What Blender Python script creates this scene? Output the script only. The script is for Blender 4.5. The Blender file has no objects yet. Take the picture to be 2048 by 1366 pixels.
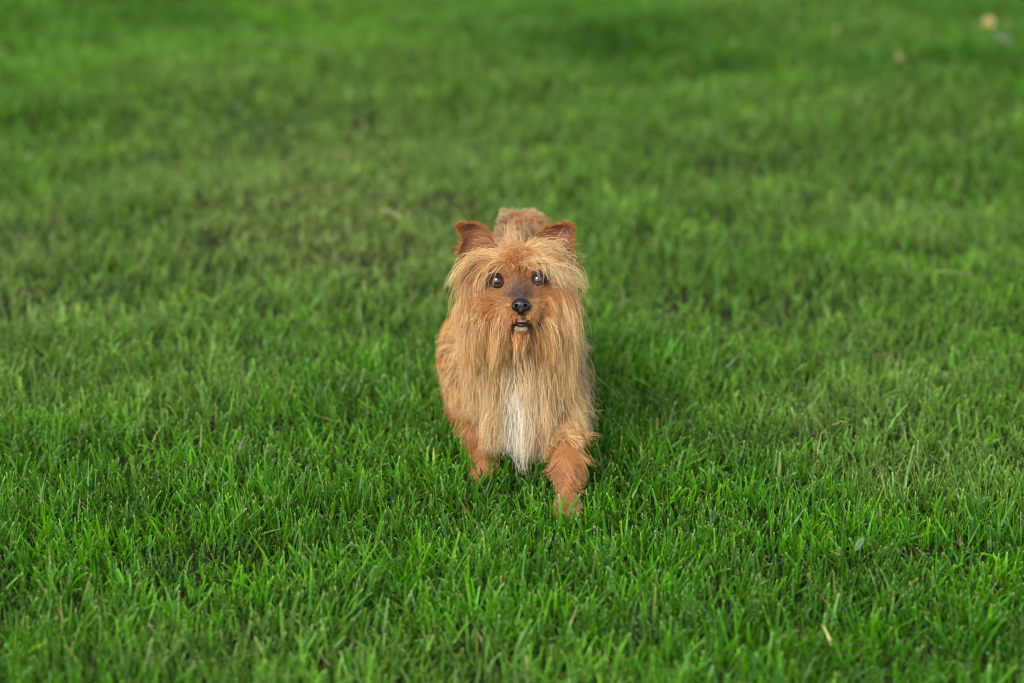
import bpy, math
import numpy as np

rng = np.random.default_rng(11)
sc = bpy.context.scene
COL = sc.collection

# ------------------------------------------------------------------ camera
PITCH = math.radians(17.0)
CS, SN = math.cos(PITCH), math.sin(PITCH)
FPX = 85.0 * 2048 / 36.0
EYE_D = 2.76
CAM = np.array([0.0, 0.0, 1.008])
RV = np.array([1.0, 0, 0]); FV = np.array([0, CS, -SN]); UV = np.array([0, SN, CS])

cd = bpy.data.cameras.new('camera'); cam = bpy.data.objects.new('camera', cd); COL.objects.link(cam)
cam.location = CAM
cam.rotation_euler = (math.pi / 2 - PITCH, 0, 0)
cd.lens = 85; cd.sensor_width = 36; cd.clip_start = 0.05; cd.clip_end = 600
cd.dof.use_dof = True; cd.dof.focus_distance = 2.745; cd.dof.aperture_fstop = 2.9
sc.camera = cam

# ------------------------------------------------------------------ light
SUN_EL, SUN_AZ = math.radians(38), math.radians(-150)      # azimuth measured from +Y towards +X
w = bpy.data.worlds.new('World'); sc.world = w; w.use_nodes = True
nt = w.node_tree; bg = nt.nodes['Background']
sky = nt.nodes.new('ShaderNodeTexSky'); sky.sky_type = 'NISHITA'; sky.sun_disc = False
sky.sun_elevation = SUN_EL; sky.sun_rotation = SUN_AZ
sky.air_density = 1.0; sky.dust_density = 1.0; sky.ozone_density = 1.0
hs = nt.nodes.new('ShaderNodeHueSaturation'); hs.inputs['Saturation'].default_value = 0.18
nt.links.new(sky.outputs[0], hs.inputs['Color']); nt.links.new(hs.outputs[0], bg.inputs['Color'])
bg.inputs['Strength'].default_value = 0.10
sd_ = bpy.data.lights.new('sun', 'SUN'); sun = bpy.data.objects.new('sun', sd_); COL.objects.link(sun)
sd_.energy = 1.3; sd_.angle = math.radians(24); sd_.color = (1.0, 0.95, 0.87)
sun.rotation_euler = (math.pi / 2 - SUN_EL, 0, math.pi - SUN_AZ)
sun.location = (-2, -3, 5)
sc.view_settings.view_transform = 'Standard'; sc.view_settings.look = 'None'
sc.view_settings.gamma = 1; sc.view_settings.use_curve_mapping = False
sc.view_settings.exposure = 1.30
sc.render.engine = 'CYCLES'
cy = sc.cycles
cy.use_denoising = True
try:
    cy.denoiser = 'OPENIMAGEDENOISE'; cy.denoising_prefilter = 'ACCURATE'
except Exception:
    pass
cy.max_bounces = 10; cy.diffuse_bounces = 4; cy.glossy_bounces = 4; cy.transmission_bounces = 8
cy.transparent_max_bounces = 8; cy.caustics_reflective = False; cy.caustics_refractive = False
cy.filter_width = 1.2

# ------------------------------------------------------------------ helpers
def lin(r, g, b):
    c = np.array([r, g, b]) / 255.0
    return np.where(c <= 0.04045, c / 12.92, ((c + 0.055) / 1.055) ** 2.4)

def mat(name):
    m = bpy.data.materials.new(name); m.use_nodes = True
    n = m.node_tree; n.nodes.clear()
    out = n.nodes.new('ShaderNodeOutputMaterial')
    return m, n, out

def simple(name, col, rough=0.6, spec=0.3, coat=0.0, bump=0.0, bscale=300.0, var=0.15):
    m, n, out = mat(name)
    p = n.nodes.new('ShaderNodeBsdfPrincipled'); p.inputs['Roughness'].default_value = rough
    p.inputs['Specular IOR Level'].default_value = spec; p.inputs['Coat Weight'].default_value = coat
    p.inputs['Coat Roughness'].default_value = 0.05
    tc = n.nodes.new('ShaderNodeTexCoord'); nz = n.nodes.new('ShaderNodeTexNoise')
    nz.inputs['Scale'].default_value = bscale; nz.inputs['Detail'].default_value = 4
    n.links.new(tc.outputs['Object'], nz.inputs['Vector'])
    mx = n.nodes.new('ShaderNodeMix'); mx.data_type = 'RGBA'
    mx.inputs[6].default_value = (*[c * (1 - var) for c in col], 1); mx.inputs[7].default_value = (*[min(1, c * (1 + var)) for c in col], 1)
    n.links.new(nz.outputs[0], mx.inputs[0]); n.links.new(mx.outputs[2], p.inputs['Base Color'])
    if bump:
        b = n.nodes.new('ShaderNodeBump'); b.inputs['Strength'].default_value = bump; b.inputs['Distance'].default_value = 0.001
        n.links.new(nz.outputs[0], b.inputs['Height']); n.links.new(b.outputs[0], p.inputs['Normal'])
    n.links.new(p.outputs[0], out.inputs[0])
    return m

def mesh_np(name, V, quads, m, parent=None, smooth=True, tris=None, cols=None):
    me = bpy.data.meshes.new(name)
    V = np.asarray(V, np.float32)
    loops = []; starts = []; tot = 0
    L = np.zeros(0, np.int32); S = np.zeros(0, np.int32)
    if quads is not None and len(quads):
        q = np.asarray(quads, np.int32); L = q.ravel(); S = np.arange(len(q), dtype=np.int32) * 4
    if tris is not None and len(tris):
        t = np.asarray(tris, np.int32); S = np.concatenate([S, len(L) + np.arange(len(t), dtype=np.int32) * 3]); L = np.concatenate([L, t.ravel()])
    me.vertices.add(len(V)); me.vertices.foreach_set('co', V.ravel())
    me.loops.add(len(L)); me.loops.foreach_set('vertex_index', L.astype(np.int32))
    me.polygons.add(len(S)); me.polygons.foreach_set('loop_start', S.astype(np.int32))
    if cols is not None:
        a = me.attributes.new('tint', 'FLOAT_COLOR', 'POINT')
        c4 = np.ones((len(V), 4), np.float32); c4[:, :3] = cols
        a.data.foreach_set('color', c4.ravel())
    me.update(calc_edges=True)
    if smooth: me.shade_smooth()
    if m: me.materials.append(m)
    o = bpy.data.objects.new(name, me); COL.objects.link(o)
    if parent is not None:
        o.parent = parent
        o.matrix_parent_inverse = parent.matrix_world.inverted()
    return o

def tag(o, label=None, cat=None, kind=None, group=None):
    if label: o['label'] = label
    if cat: o['category'] = cat
    if kind: o['kind'] = kind
    if group: o['group'] = group
    return o

def px(x, y, d):
    "world point seen at photo pixel x, y at depth d along the view axis"
    return CAM + d * (FV + (x - 1024) / FPX * RV - (y - 683) / FPX * UV)

def norm(v): return v / np.maximum(np.linalg.norm(v, axis=-1, keepdims=True), 1e-9)
def sstep(a, b, x):
    t = np.clip((x - a) / (b - a), 0, 1); return t * t * (3 - 2 * t)

class VNoise:
    "smooth vector noise: a sum of random plane waves"
    def __init__(s, scale, n=10, dim=3, seed=0, flat=False):
        r = np.random.default_rng(seed)
        k = r.normal(size=(n, 3))
        if flat: k[:, 2] = 0
        k = norm(k); s.k = k * (2 * math.pi / scale) * r.uniform(0.5, 1.6, (n, 1)); s.ph = r.uniform(0, 6.28, n)
        s.a = r.normal(size=(n, dim)) / math.sqrt(n) * 1.4
    def __call__(s, p):
        return np.sin(p @ s.k.T + s.ph) @ s.a

# ------------------------------------------------------------------ terrain
tn1 = VNoise(1.7, 8, 1, 3, True)
def terrain(x, y):
    p = np.stack([x, y, 0 * x], -1)
    far = sstep(3.3, 5.0, y)
    h = tn1(p)[..., 0] * 0.02 * far
    return h + 0.004 * tn1(p * 3.1)[..., 0] * sstep(2.95, 3.3, y)

xs = np.concatenate([-np.geomspace(250, 4.2, 14), np.linspace(-4, 4, 81), np.geomspace(4.2, 250, 14)])
ys = np.concatenate([-np.geomspace(250, 1.2, 12), np.linspace(-1, 11, 121), np.geomspace(11.2, 300, 16)])
GX, GY = np.meshgrid(xs, ys, indexing='ij')
gv = np.stack([GX, GY, terrain(GX, GY)], -1).reshape(-1, 3)
ii, jj = np.meshgrid(np.arange(len(xs) - 1), np.arange(len(ys) - 1), indexing='ij')
b0 = (ii * len(ys) + jj).ravel(); q = np.stack([b0, b0 + len(ys), b0 + len(ys) + 1, b0 + 1], -1)
m, n, out = mat('lawn_soil')
p = n.nodes.new('ShaderNodeBsdfPrincipled'); p.inputs['Roughness'].default_value = 0.95; p.inputs['Specular IOR Level'].default_value = 0.1
tc = n.nodes.new('ShaderNodeTexCoord'); nz = n.nodes.new('ShaderNodeTexNoise'); nz.inputs['Scale'].default_value = 90; nz.inputs['Detail'].default_value = 6
cr = n.nodes.new('ShaderNodeValToRGB'); e = cr.color_ramp.elements
e[0].position = .3; e[0].color = (.010, .011, .006, 1); e[1].position = .7; e[1].color = (.028, .032, .014, 1)
n.links.new(tc.outputs['Object'], nz.inputs['Vector']); n.links.new(nz.outputs[0], cr.inputs[0]); n.links.new(cr.outputs[0], p.inputs['Base Color'])
bm_ = n.nodes.new('ShaderNodeBump'); bm_.inputs['Strength'].default_value = .8; bm_.inputs['Distance'].default_value = .006
n.links.new(nz.outputs[0], bm_.inputs['Height']); n.links.new(bm_.outputs[0], p.inputs['Normal']); n.links.new(p.outputs[0], out.inputs[0])
ground = mesh_np('ground', gv, q, m); tag(ground, kind='structure')

# ------------------------------------------------------------------ grass
def grass_mat(name, transl, gloss):
    m, n, out = mat(name)
    at = n.nodes.new('ShaderNodeAttribute'); at.attribute_name = 'tint'
    p = n.nodes.new('ShaderNodeBsdfPrincipled'); p.inputs['Roughness'].default_value = 0.36; p.inputs['Specular IOR Level'].default_value = gloss
    t = n.nodes.new('ShaderNodeBsdfTranslucent'); mx = n.nodes.new('ShaderNodeMixShader'); mx.inputs[0].default_value = transl
    tc = n.nodes.new('ShaderNodeTexCoord'); nz = n.nodes.new('ShaderNodeTexNoise'); nz.inputs['Scale'].default_value = 160; nz.inputs['Detail'].default_value = 3
    hv = n.nodes.new('ShaderNodeHueSaturation')
    mr = n.nodes.new('ShaderNodeMapRange'); mr.inputs[1].default_value = .25; mr.inputs[2].default_value = .75; mr.inputs[3].default_value = .75; mr.inputs[4].default_value = 1.25
    n.links.new(tc.outputs['Object'], nz.inputs['Vector']); n.links.new(nz.outputs[0], mr.inputs[0]); n.links.new(mr.outputs[0], hv.inputs['Value'])
    n.links.new(at.outputs['Color'], hv.inputs['Color'])
    n.links.new(hv.outputs[0], p.inputs['Base Color'])
    yl = n.nodes.new('ShaderNodeMix'); yl.data_type = 'RGBA'; yl.blend_type = 'MULTIPLY'; yl.inputs[0].default_value = 1
    yl.inputs[7].default_value = (1.05, 1.25, .4, 1); n.links.new(hv.outputs[0], yl.inputs[6]); n.links.new(yl.outputs[2], t.inputs[0])
    n.links.new(p.outputs[0], mx.inputs[1]); n.links.new(t.outputs[0], mx.inputs[2]); n.links.new(mx.outputs[0], out.inputs[0])
    return m
GRASS = grass_mat('grass_blade', .34, .23)
STRAW = grass_mat('dry_straw', .2, .2)

cn1 = VNoise(.9, 10, 1, 21, True); cn2 = VNoise(.22, 12, 1, 22, True); cn3 = VNoise(.07, 14, 1, 23, True); hn = VNoise(.3, 12, 1, 24, True)
G_MID = lin(70, 140, 8); G_BLUE = lin(80, 133, 66); G_YEL = lin(106, 162, 6); G_DEEP = lin(38, 105, 3); G_STRAW = lin(158, 150, 92); G_GREY = lin(126, 154, 80)

def gpix(x, y):
    "ground point (z = 0.02) under photo pixel"
    d = FV + (x - 1024) / FPX * RV - (y - 683) / FPX * UV
    t = (0.02 - CAM[2]) / d[2]; return CAM + t * d
# hand-placed worn / lush patches: pixel centre, radius x, radius y (metres), kind
PATCH = [(640, 330, .55, .55, 'thin'), (760, 430, .40, .35, 'thin'), (500, 480, .30, .25, 'thin'), (620, 265, .22, .22, 'brown'), (470, 285, .12, .10, 'brown'),
         (700, 545, .10, .09, 'brown'), (880, 560, .15, .12, 'thin'), (120, 435, .16, .13, 'lush'), (1250, 520, .25, .2, 'thin2'), (1290, 610, .12, .08, 'brown'),
         (1700, 620, .30, .2, 'thin2'), (1600, 800, .2, .1, 'thin2'), (1280, 90, .5, .5, 'lush'), (1850, 60, .7, .6, 'lush'), (1980, 190, .5, .5, 'lush'), (1150, 40, .5, .6, 'lush2'),
         (1820, 930, .12, .05, 'thin2'), (900, 250, .4, .4, 'thin2'), (1500, 330, .5, .4, 'thin2'), (30, 500, .25, .3, 'thin')]
PATCH = [(gpix(a, b), c, d * (1.9 if k != 'brown' else 1.3), k) for a, b, c, d, k in PATCH]

def patch_w(x, y, *kinds):
    r = np.zeros_like(x)
    for c, rx, ry, k in PATCH:
        if k in kinds:
            r = np.maximum(r, np.exp(-(((x - c[0]) / rx) ** 2 + ((y - c[1]) / ry) ** 2)))
    return r

def blades(roots, h, w0, lean, az, curve, twist, nseg, colA, colB, tipw, tipcol, sd=0):
    N = len(roots); n = nseg + 1
    t = np.concatenate([np.linspace(0, .88, n - 1) if n > 3 else np.linspace(0, .7, n - 1), [1.0]])
    ph = lean[:, None] + curve[:, None] * t[None] ** 1.3
    ds = h[:, None] * np.diff(t)[None]
    pm = (ph[:, 1:] + ph[:, :-1]) / 2
    hx = np.concatenate([np.zeros((N, 1)), np.cumsum(np.sin(pm) * ds, 1)], 1)
    hz = np.concatenate([np.zeros((N, 1)), np.cumsum(np.cos(pm) * ds, 1)], 1)
    ca, sa = np.cos(az)[:, None], np.sin(az)[:, None]
    P = np.stack([roots[:, 0:1] + hx * ca, roots[:, 1:2] + hx * sa, roots[:, 2:3] + hz], -1)
    T = np.stack([np.sin(ph) * ca, np.sin(ph) * sa, np.cos(ph)], -1)
    s0 = np.stack([-sa + 0 * ph, ca + 0 * ph, 0 * ph], -1)
    n0 = np.cross(T, s0)
    tw = twist[:, None] * (0.35 + t[None])
    S = s0 * np.cos(tw)[..., None] + n0 * np.sin(tw)[..., None]
    prof = (0.75 + 0.35 * np.sin(np.pi * np.minimum(t * 1.1, 1)))[None] * (1 - (1 - tipw[:, None]) * t[None] ** 2.2)
    W = (w0[:, None] * prof / 2)[..., None]
    V = np.stack([P - S * W, P + S * W], 2).reshape(-1, 3)
    k = np.arange(nseg)
    base = (np.arange(N) * n * 2)[:, None] + k[None] * 2
    Q = np.stack([base, base + 1, base + 3, base + 2], -1).reshape(-1, 4)
    f = t[None, :, None]
    C = colA[:, None, :] * (1 - f) + colB[:, None, :] * f
    C[:, -1] = C[:, -1] * .4 + tipcol * .6
    C = np.repeat(C[:, :, None, :], 2, 2).reshape(-1, 3)
    return V, Q, C

FEET = []   # filled below before the grass is grown: x, y, radius

def lawn(name, region, dens, nseg, label, wmul=1.0, seed=1, yel=.55):
    r = np.random.default_rng(seed)
    x0, x1, y0, y1, keep = region
    A = (x1 - x0) * (y1 - y0); N = int(A * dens)
    nt_ = max(1, int(N / 7))
    tx = r.uniform(x0, x1, nt_); ty = r.uniform(y0, y1, nt_)
    ti = r.integers(0, nt_, N)
    loose = r.random(N) < .35
    x = np.where(loose, r.uniform(x0, x1, N), tx[ti] + r.normal(0, .009, N)); y = np.where(loose, r.uniform(y0, y1, N), ty[ti] + r.normal(0, .009, N))
    p = np.stack([x, y, 0 * x], -1)
    thin = np.maximum(patch_w(x, y, 'thin'), .55 * patch_w(x, y, 'thin2')); brown = patch_w(x, y, 'brown'); lush = np.maximum(patch_w(x, y, 'lush'), .5 * patch_w(x, y, 'lush2'))
    k = keep(x, y) & (r.random(N) > .2 * brown + .05 * thin + .16 * sstep(.5, 1.6, cn3(p)[:, 0]))
    for fx, fy, fr in FEET:
        k &= (x - fx) ** 2 + (y - fy) ** 2 > fr ** 2
    x, y, p, ti, thin, brown, lush = x[k], y[k], p[k], ti[k], thin[k], brown[k], lush[k]; N = len(x)
    n1 = cn1(p)[:, 0]; n2 = cn2(p)[:, 0]; n3 = cn3(p)[:, 0]; nh = hn(p)[:, 0]
    taz = r.uniform(0, 6.283, nt_)[ti]; tl = np.abs(r.normal(0, .22, nt_))[ti]; thh = r.normal(1, .14, nt_)[ti]; th = r.normal(0, 1, nt_)[ti]
    h = .0305 * thh * r.normal(1, .22, N) * (1 + .22 * nh) * (1 - .22 * thin - .12 * brown + .18 * lush)
    for fx, fy, fr in FEET[:1]:
        h = h * (1 + .9 * np.exp(-((x - fx) ** 2 + (y - fy + .035) ** 2) / .04 ** 2))
    h = np.clip(h, .008, .068)
    w0 = np.clip(r.normal(.0025, .0009, N), .0009, .0046) * wmul * (1 - .25 * thin)
    az = np.where(r.random(N) < .55, taz + r.normal(0, .5, N), r.uniform(0, 6.283, N))
    lean = np.clip(np.abs(r.normal(0, .27, N)) + 1.15 * tl, 0, 1.3)
    trod = np.exp(-(((x - PAW_L[0]) / .035) ** 2 + ((y - PAW_L[1] + .02) / .04) ** 2)); h = h * (1 + .12 * trod)
    flop = r.random(N) < .13 + .12 * thin + .1 * trod
    lean = np.where(flop, r.uniform(.7, 1.35, N), lean)
    curve = r.normal(.22, .3, N)
    twist = r.normal(0, .9, N)
    # colour: hue by tuft and blade
    u = .42 * th + .75 * r.normal(0, 1, N) + .35 * n2
    c = np.tile(G_MID, (N, 1))
    def mixto(c, tgt, f): f = np.clip(f, 0, 1)[:, None]; return c * (1 - f) + tgt * f
    c = mixto(c, G_YEL, yel * sstep(.1, 1.6, u) + (yel - .55) * .6); c = mixto(c, G_BLUE, .9 * sstep(.1, 1.7, -u))
    c = mixto(c, G_DEEP, .45 * sstep(.2, 1.5, n1) + .55 * lush); c = mixto(c, G_GREY, .75 * thin + .25 * sstep(.3, 1.4, -n1))
    dry = r.random(N) < .005 + .07 * brown + .04 * thin + .02 * sstep(.6, 1.6, n3)
    c[dry] = c[dry] * .25 + .75 * G_STRAW
    c *= .86 * np.exp(r.normal(0, .24, N) + .12 * n2 + .08 * n3)[:, None]
    ca = c * .8 + lin(150, 165, 70) * .07
    V, Q, C = blades(np.stack([x, y, terrain(x, y) - .001], -1), h, w0, lean, az, curve, twist, nseg, ca, c, np.where(r.random(N) < .7, .5, .12), lin(190, 204, 130))
    o = mesh_np(name, V, Q, GRASS, cols=C); tag(o, label, 'grass', 'stuff')
    return o

def straw(name, region, dens, label, seed=5):
    r = np.random.default_rng(seed); x0, x1, y0, y1, keep = region
    N = int((x1 - x0) * (y1 - y0) * dens); x = r.uniform(x0, x1, N); y = r.uniform(y0, y1, N)
    wgt = .22 + .6 * np.maximum(patch_w(x, y, 'thin'), patch_w(x, y, 'brown'))
    k = keep(x, y) & (r.random(N) < wgt); x, y = x[k], y[k]; N = len(x)
    c = np.where(r.random((N, 1)) < .5, lin(134, 128, 86), lin(112, 104, 68)) * np.exp(r.normal(0, .3, (N, 1)))
    V, Q, C = blades(np.stack([x, y, terrain(x, y) + r.uniform(.001, .010, N)], -1), r.uniform(.012, .040, N), r.uniform(.0008, .0022, N), r.uniform(1.15, 1.7, N),
                     r.uniform(0, 6.283, N), r.normal(0, .3, N), r.normal(0, 1, N), 3, c, c, np.full(N, .4), lin(170, 155, 110))
    o = mesh_np(name, V, Q, STRAW, cols=C); tag(o, label, 'dry grass', 'stuff')

HW = 1024 / FPX
def infr(mg): return lambda x, y: np.abs(x) < (y * CS + .3) * HW * 1.05 + mg
def grow_lawn():
    lawn('lawn_grass', (-1.0, 1.0, 1.85, 3.35, infr(.12)), 31000, 4, 'sharp green mown grass blades around the dog', 1.0, 1)
    lawn('lawn_grass', (-2.4, 2.4, 3.35, 7.6, infr(.45)), 18500, 3, 'soft out of focus green lawn behind the dog', 1.15, 2, .78)
    out_ = infr(.12); out2 = infr(.45)
    lawn('lawn_grass', (-2.7, 2.7, 1.2, 9.0, lambda x, y: ~np.where(y < 3.35, out_(x, y) & (y > 1.85), out2(x, y) & (y < 7.6))), 5200, 2, 'green lawn grass continuing beyond the view', 1.7, 3)
    straw('dry_grass', (-1.0, 1.0, 1.9, 4.2, infr(0.1)), 1500, 'dead straw coloured thatch lying among the green blades')

# ------------------------------------------------------------------ dog: signed distance body
H = px(1036, 562, EYE_D)                       # point between the eyes
def toH(p): q = p - H; return np.stack([q @ RV, q @ UV, -(q @ FV)], -1)
def fromH(h): h = np.asarray(h, float); return H + h[..., 0:1] * RV + h[..., 1:2] * UV - h[..., 2:3] * FV
def hm(a, b, c): return fromH(np.array([a, b, c]) / 1000.0)
def hpx(x, y, c):
    "head point (mm forward of the eyes) seen at photo pixel"
    return px(x, y, EYE_D - c / 1000.0)

EYES = [np.array([-23.5, 0.0, 0.5]), np.array([23.0, 1.5, 0.0])]
PAW_R = np.array([px(1138, 1042, 2.72)[0], 2.600, .0]); PAW_L = np.array([px(966, 930, 2.80)[0], 2.735, .0])
HIP = np.array([-.002, 2.975, .124])
HPAW_R = np.array([.066, 2.985, 0]); HPAW_L = np.array([-.070, 2.925, 0])
CHX = .010
def cone(a, b, ra, rb): return ('c', np.array(a, float), np.array(b, float), ra, rb)
def ell(c, r): return ('e', np.array(c, float), np.array(r, float))
mmv = lambda a: np.array(a, float) / 1000
headp = [ell(mmv((0, 4, -36)), mmv((41, 31, 48))),
         cone(mmv((0, -8, -6)), mmv((3, -28, 21)), .0205, .0115),
         cone(mmv((-8, -22, -4)), mmv((-4, -34, 24)), .015, .010), cone(mmv((10, -22, -4)), mmv((11, -34, 24)), .015, .010),
         cone(mmv((2, -34, -14)), mmv((4, -49.5, 17)), .014, .0068),
         cone(mmv((-26, -16, -24)), mmv((-22, -26, -6)), .020, .013), cone(mmv((27, -16, -24)), mmv((23, -26, -6)), .020, .013),
         ell(mmv((-19, 14, 2)), mmv((13, 7, 9))), ell(mmv((19, 15, 2)), mmv((13, 7, 9)))]
NECK0 = hm(1, -20, -50)
CH = np.array([CHX, 2.775, .150])
EL_R = np.array([.058, 2.735, .110]); SH_R = np.array([.042, 2.755, .150]); WR_R = np.array([PAW_R[0], 2.640, .048])
EL_L = np.array([-.043, 2.795, .105]); SH_L = np.array([-.030, 2.765, .150]); WR_L = np.array([PAW_L[0] - .002, 2.755, .045])
bodyp = [cone(NECK0, CH + np.array([0, .0, .015]), .042, .048), ell(CH + np.array([0, .02, 0]), (.044, .085, .064)),
         ell(CH + np.array([0, -.055, -.006]), (.039, .05, .050)),
         cone(CH + np.array([0, .06, .008]), HIP, .050, .043), ell(HIP, (.053, .06, .044)),
         cone(SH_R, EL_R, .025, .018), cone(EL_R, WR_R, .017, .0115), cone(WR_R, PAW_R + np.array([0, .004, .015]), .0115, .0115),
         cone(SH_L, EL_L, .025, .018), cone(EL_L, WR_L, .021, .0145), cone(WR_L, PAW_L + np.array([0, -.006, .015]), .0115, .0115),
         cone(HIP + np.array([.035, 0, -.01]), np.array([.060, 2.945, .095]), .038, .024), cone(np.array([.060, 2.945, .095]), np.array([.064, 3.005, .055]), .020, .012), cone(np.array([.064, 3.005, .055]), HPAW_R + np.array([0, 0, .016]), .012, .014),
         cone(HIP + np.array([-.035, 0, -.01]), np.array([-.062, 2.90, .095]), .038, .024), cone(np.array([-.062, 2.90, .095]), np.array([-.068, 2.965, .055]), .020, .012), cone(np.array([-.068, 2.965, .055]), HPAW_L + np.array([0, 0, .016]), .012, .014)]
for P_ in (PAW_R, PAW_L):
    for k_ in (-1.5, -.5, .5, 1.5):
        bodyp.append(cone(P_ + np.array([k_ * .0050, -.004, .011]), P_ + np.array([k_ * .0058, -.016 + .003 * abs(k_), .0075]), .0062, .0048))
TAILP = [px(1035, 520, 3.04), px(1014, 490, 3.06), px(1018, 462, 3.07), px(1036, 445, 3.075), px(1062, 448, 3.08), px(1080, 470, 3.085)]
TAILP[0][2] = .19
for a_, b_, r_ in zip(TAILP[:-1], TAILP[1:], (.013, .011, .010, .009, .008)):
    bodyp.append(cone(a_, b_, r_, r_ * .88))

def smin(a, b, k):
    h = np.clip(.5 + .5 * (b - a) / k, 0, 1); return b * (1 - h) + a * h - k * h * (1 - h)
def prim(p, s):
    if s[0] == 'e':
        k0 = np.linalg.norm((p - s[1]) / s[2], axis=-1); k1 = np.linalg.norm((p - s[1]) / s[2] ** 2, axis=-1)
        return k0 * (k0 - 1) / np.maximum(k1, 1e-6)
    a, b, ra, rb = s[1:]
    ab = b - a; t = np.clip(((p - a) @ ab) / (ab @ ab), 0, 1)
    return np.linalg.norm(p - a - t[..., None] * ab, axis=-1) - (ra + (rb - ra) * t)
def sdf(p):
    h = toH(p); d = None
    for s in headp:
        v = prim(h, s); d = v if d is None else smin(d, v, .010)
    db = None
    for s in bodyp:
        v = prim(p, s); db = v if db is None else smin(db, v, .014)
    d = smin(d, db, .022)
    for e_ in EYES:                                        # sockets
        v = np.linalg.norm(h - mmv(e_), axis=-1) - .0096
        d = -smin(-d, v, .002)
    v = prim(h, ell(mmv((4.5, -46.2, 28)), mmv((10.2, 4.2, 19))))       # open mouth
    d = -smin(-d, v, .0015)
    return d

VOX = .0022
lo = np.array([-.13, 2.55, -.004]); hi = np.array([.14, 3.13, .345])
dims = np.ceil((hi - lo) / VOX).astype(int) + 1
gx = [lo[i] + VOX * np.arange(dims[i]) for i in range(3)]
Fg = np.empty(dims, np.float32)
# coarse pass to skip empty space
for i in range(dims[0]):
    pp = np.stack(np.meshgrid(gx[0][i:i + 1], gx[1], gx[2], indexing='ij'), -1).reshape(-1, 3)
    if i % 4 == 0 or True:
        Fg[i] = sdf(pp).reshape(dims[1], dims[2])

def surface_nets(F, lo, h):
    ins = F < 0
    nx, ny, nz_ = np.array(F.shape) - 1
    cnt = np.zeros((nx, ny, nz_), np.int8)
    for a in (0, 1):
        for b in (0, 1):
            for c in (0, 1):
                cnt += ins[a:a + nx, b:b + ny, c:c + nz_]
    act = (cnt > 0) & (cnt < 8)
    idx = np.argwhere(act); vid = -np.ones(act.shape, np.int64); vid[act] = np.arange(len(idx))
    acc = np.zeros((len(idx), 3)); num = np.zeros(len(idx))
    cor = [(a, b, c) for a in (0, 1) for b in (0, 1) for c in (0, 1)]
    for A in cor:
        for ax in range(3):
            if A[ax]: continue
            B = list(A); B[ax] = 1
            fa = F[idx[:, 0] + A[0], idx[:, 1] + A[1], idx[:, 2] + A[2]]; fb = F[idx[:, 0] + B[0], idx[:, 1] + B[1], idx[:, 2] + B[2]]
            s = (fa < 0) != (fb < 0)
            t = np.where(s, fa / np.where(np.abs(fa - fb) < 1e-12, 1, fa - fb), 0)
            pt = np.tile(np.array(A, float), (len(idx), 1)); pt[:, ax] += t
            acc[s] += pt[s]; num[s] += 1
    V = lo + h * (idx + acc / num[:, None])
    Q = []
    for ax in range(3):
        o1, o2 = [(1, 2), (2, 0), (0, 1)][ax]
        sl0 = [slice(None)] * 3; sl1 = [slice(None)] * 3
        sl0[ax] = slice(0, -1); sl1[ax] = slice(1, None)
        ch = ins[tuple(sl0)] != ins[tuple(sl1)]
        e = np.argwhere(ch)
        ok = (e[:, o1] > 0) & (e[:, o2] > 0) & (e[:, o1] < F.shape[o1] - 1) & (e[:, o2] < F.shape[o2] - 1)
        e = e[ok]
        def cell(d1, d2):
            c = e.copy(); c[:, o1] -= d1; c[:, o2] -= d2; return vid[c[:, 0], c[:, 1], c[:, 2]]
        qd = np.stack([cell(1, 1), cell(0, 1), cell(0, 0), cell(1, 0)], -1)
        fl = ~ins[tuple(e.T)]
        qd[fl] = qd[fl][:, ::-1]
        Q.append(qd)
    return V, np.concatenate(Q)

BV, BQ = surface_nets(Fg, lo, VOX)
Gg = np.stack(np.gradient(Fg, VOX), -1).astype(np.float32)
def sample(p):
    q = (p - lo) / VOX; q = np.clip(q, 0, np.array(dims) - 1.001); i = q.astype(int); f = q - i
    d = 0; g = 0
    for a in (0, 1):
        for b in (0, 1):
            for c in (0, 1):
                w_ = (f[:, 0] if a else 1 - f[:, 0]) * (f[:, 1] if b else 1 - f[:, 1]) * (f[:, 2] if c else 1 - f[:, 2])
                d = d + w_ * Fg[i[:, 0] + a, i[:, 1] + b, i[:, 2] + c]
                g = g + w_[:, None] * Gg[i[:, 0] + a, i[:, 1] + b, i[:, 2] + c]
    return d, norm(g)

dog = bpy.data.objects.new('dog', None); COL.objects.link(dog); dog.location = (CHX, 2.78, 0)
tag(dog, 'small long haired tan and cream terrier walking towards the camera across the lawn', 'dog')
bpy.context.view_layer.update()

# skin colours by place (pigment of the hide under the coat)
hB = toH(BV) * 1000
SK_TAN = lin(150, 98, 58); SK_MAUVE = lin(104, 84, 84); SK_DARK = lin(52, 42, 42)
skc = np.tile(SK_TAN, (len(BV), 1))
def mixc(c, tgt, f): f = np.clip(f, 0, 1)[:, None]; return c * (1 - f) + tgt * f
br = np.exp(-((hB[:, 0] - 1) / 13) ** 2 - ((hB[:, 1] + 10) / 14) ** 2) * (hB[:, 2] > -10); br2_ = np.exp(-((hB[:, 0] - 2) / 15) ** 4 - ((hB[:, 1] + 16) / 6.5) ** 2) * (hB[:, 2] > 0)
skc = mixc(skc, SK_MAUVE, br * 1.2); skc = mixc(skc, lin(66, 56, 62), br2_ * .9)
for e_ in EYES:
    skc = mixc(skc, SK_DARK, 1.2 * np.exp(-(np.linalg.norm(hB - e_, axis=1) / 12.5) ** 4))
mo = np.exp(-(((hB[:, 0] - 4.5) / 13) ** 4 + ((hB[:, 1] + 46) / 7.5) ** 4)) * (hB[:, 2] > 2)
skc = mixc(skc, SK_DARK * .7, mo * 1.2)
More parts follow.
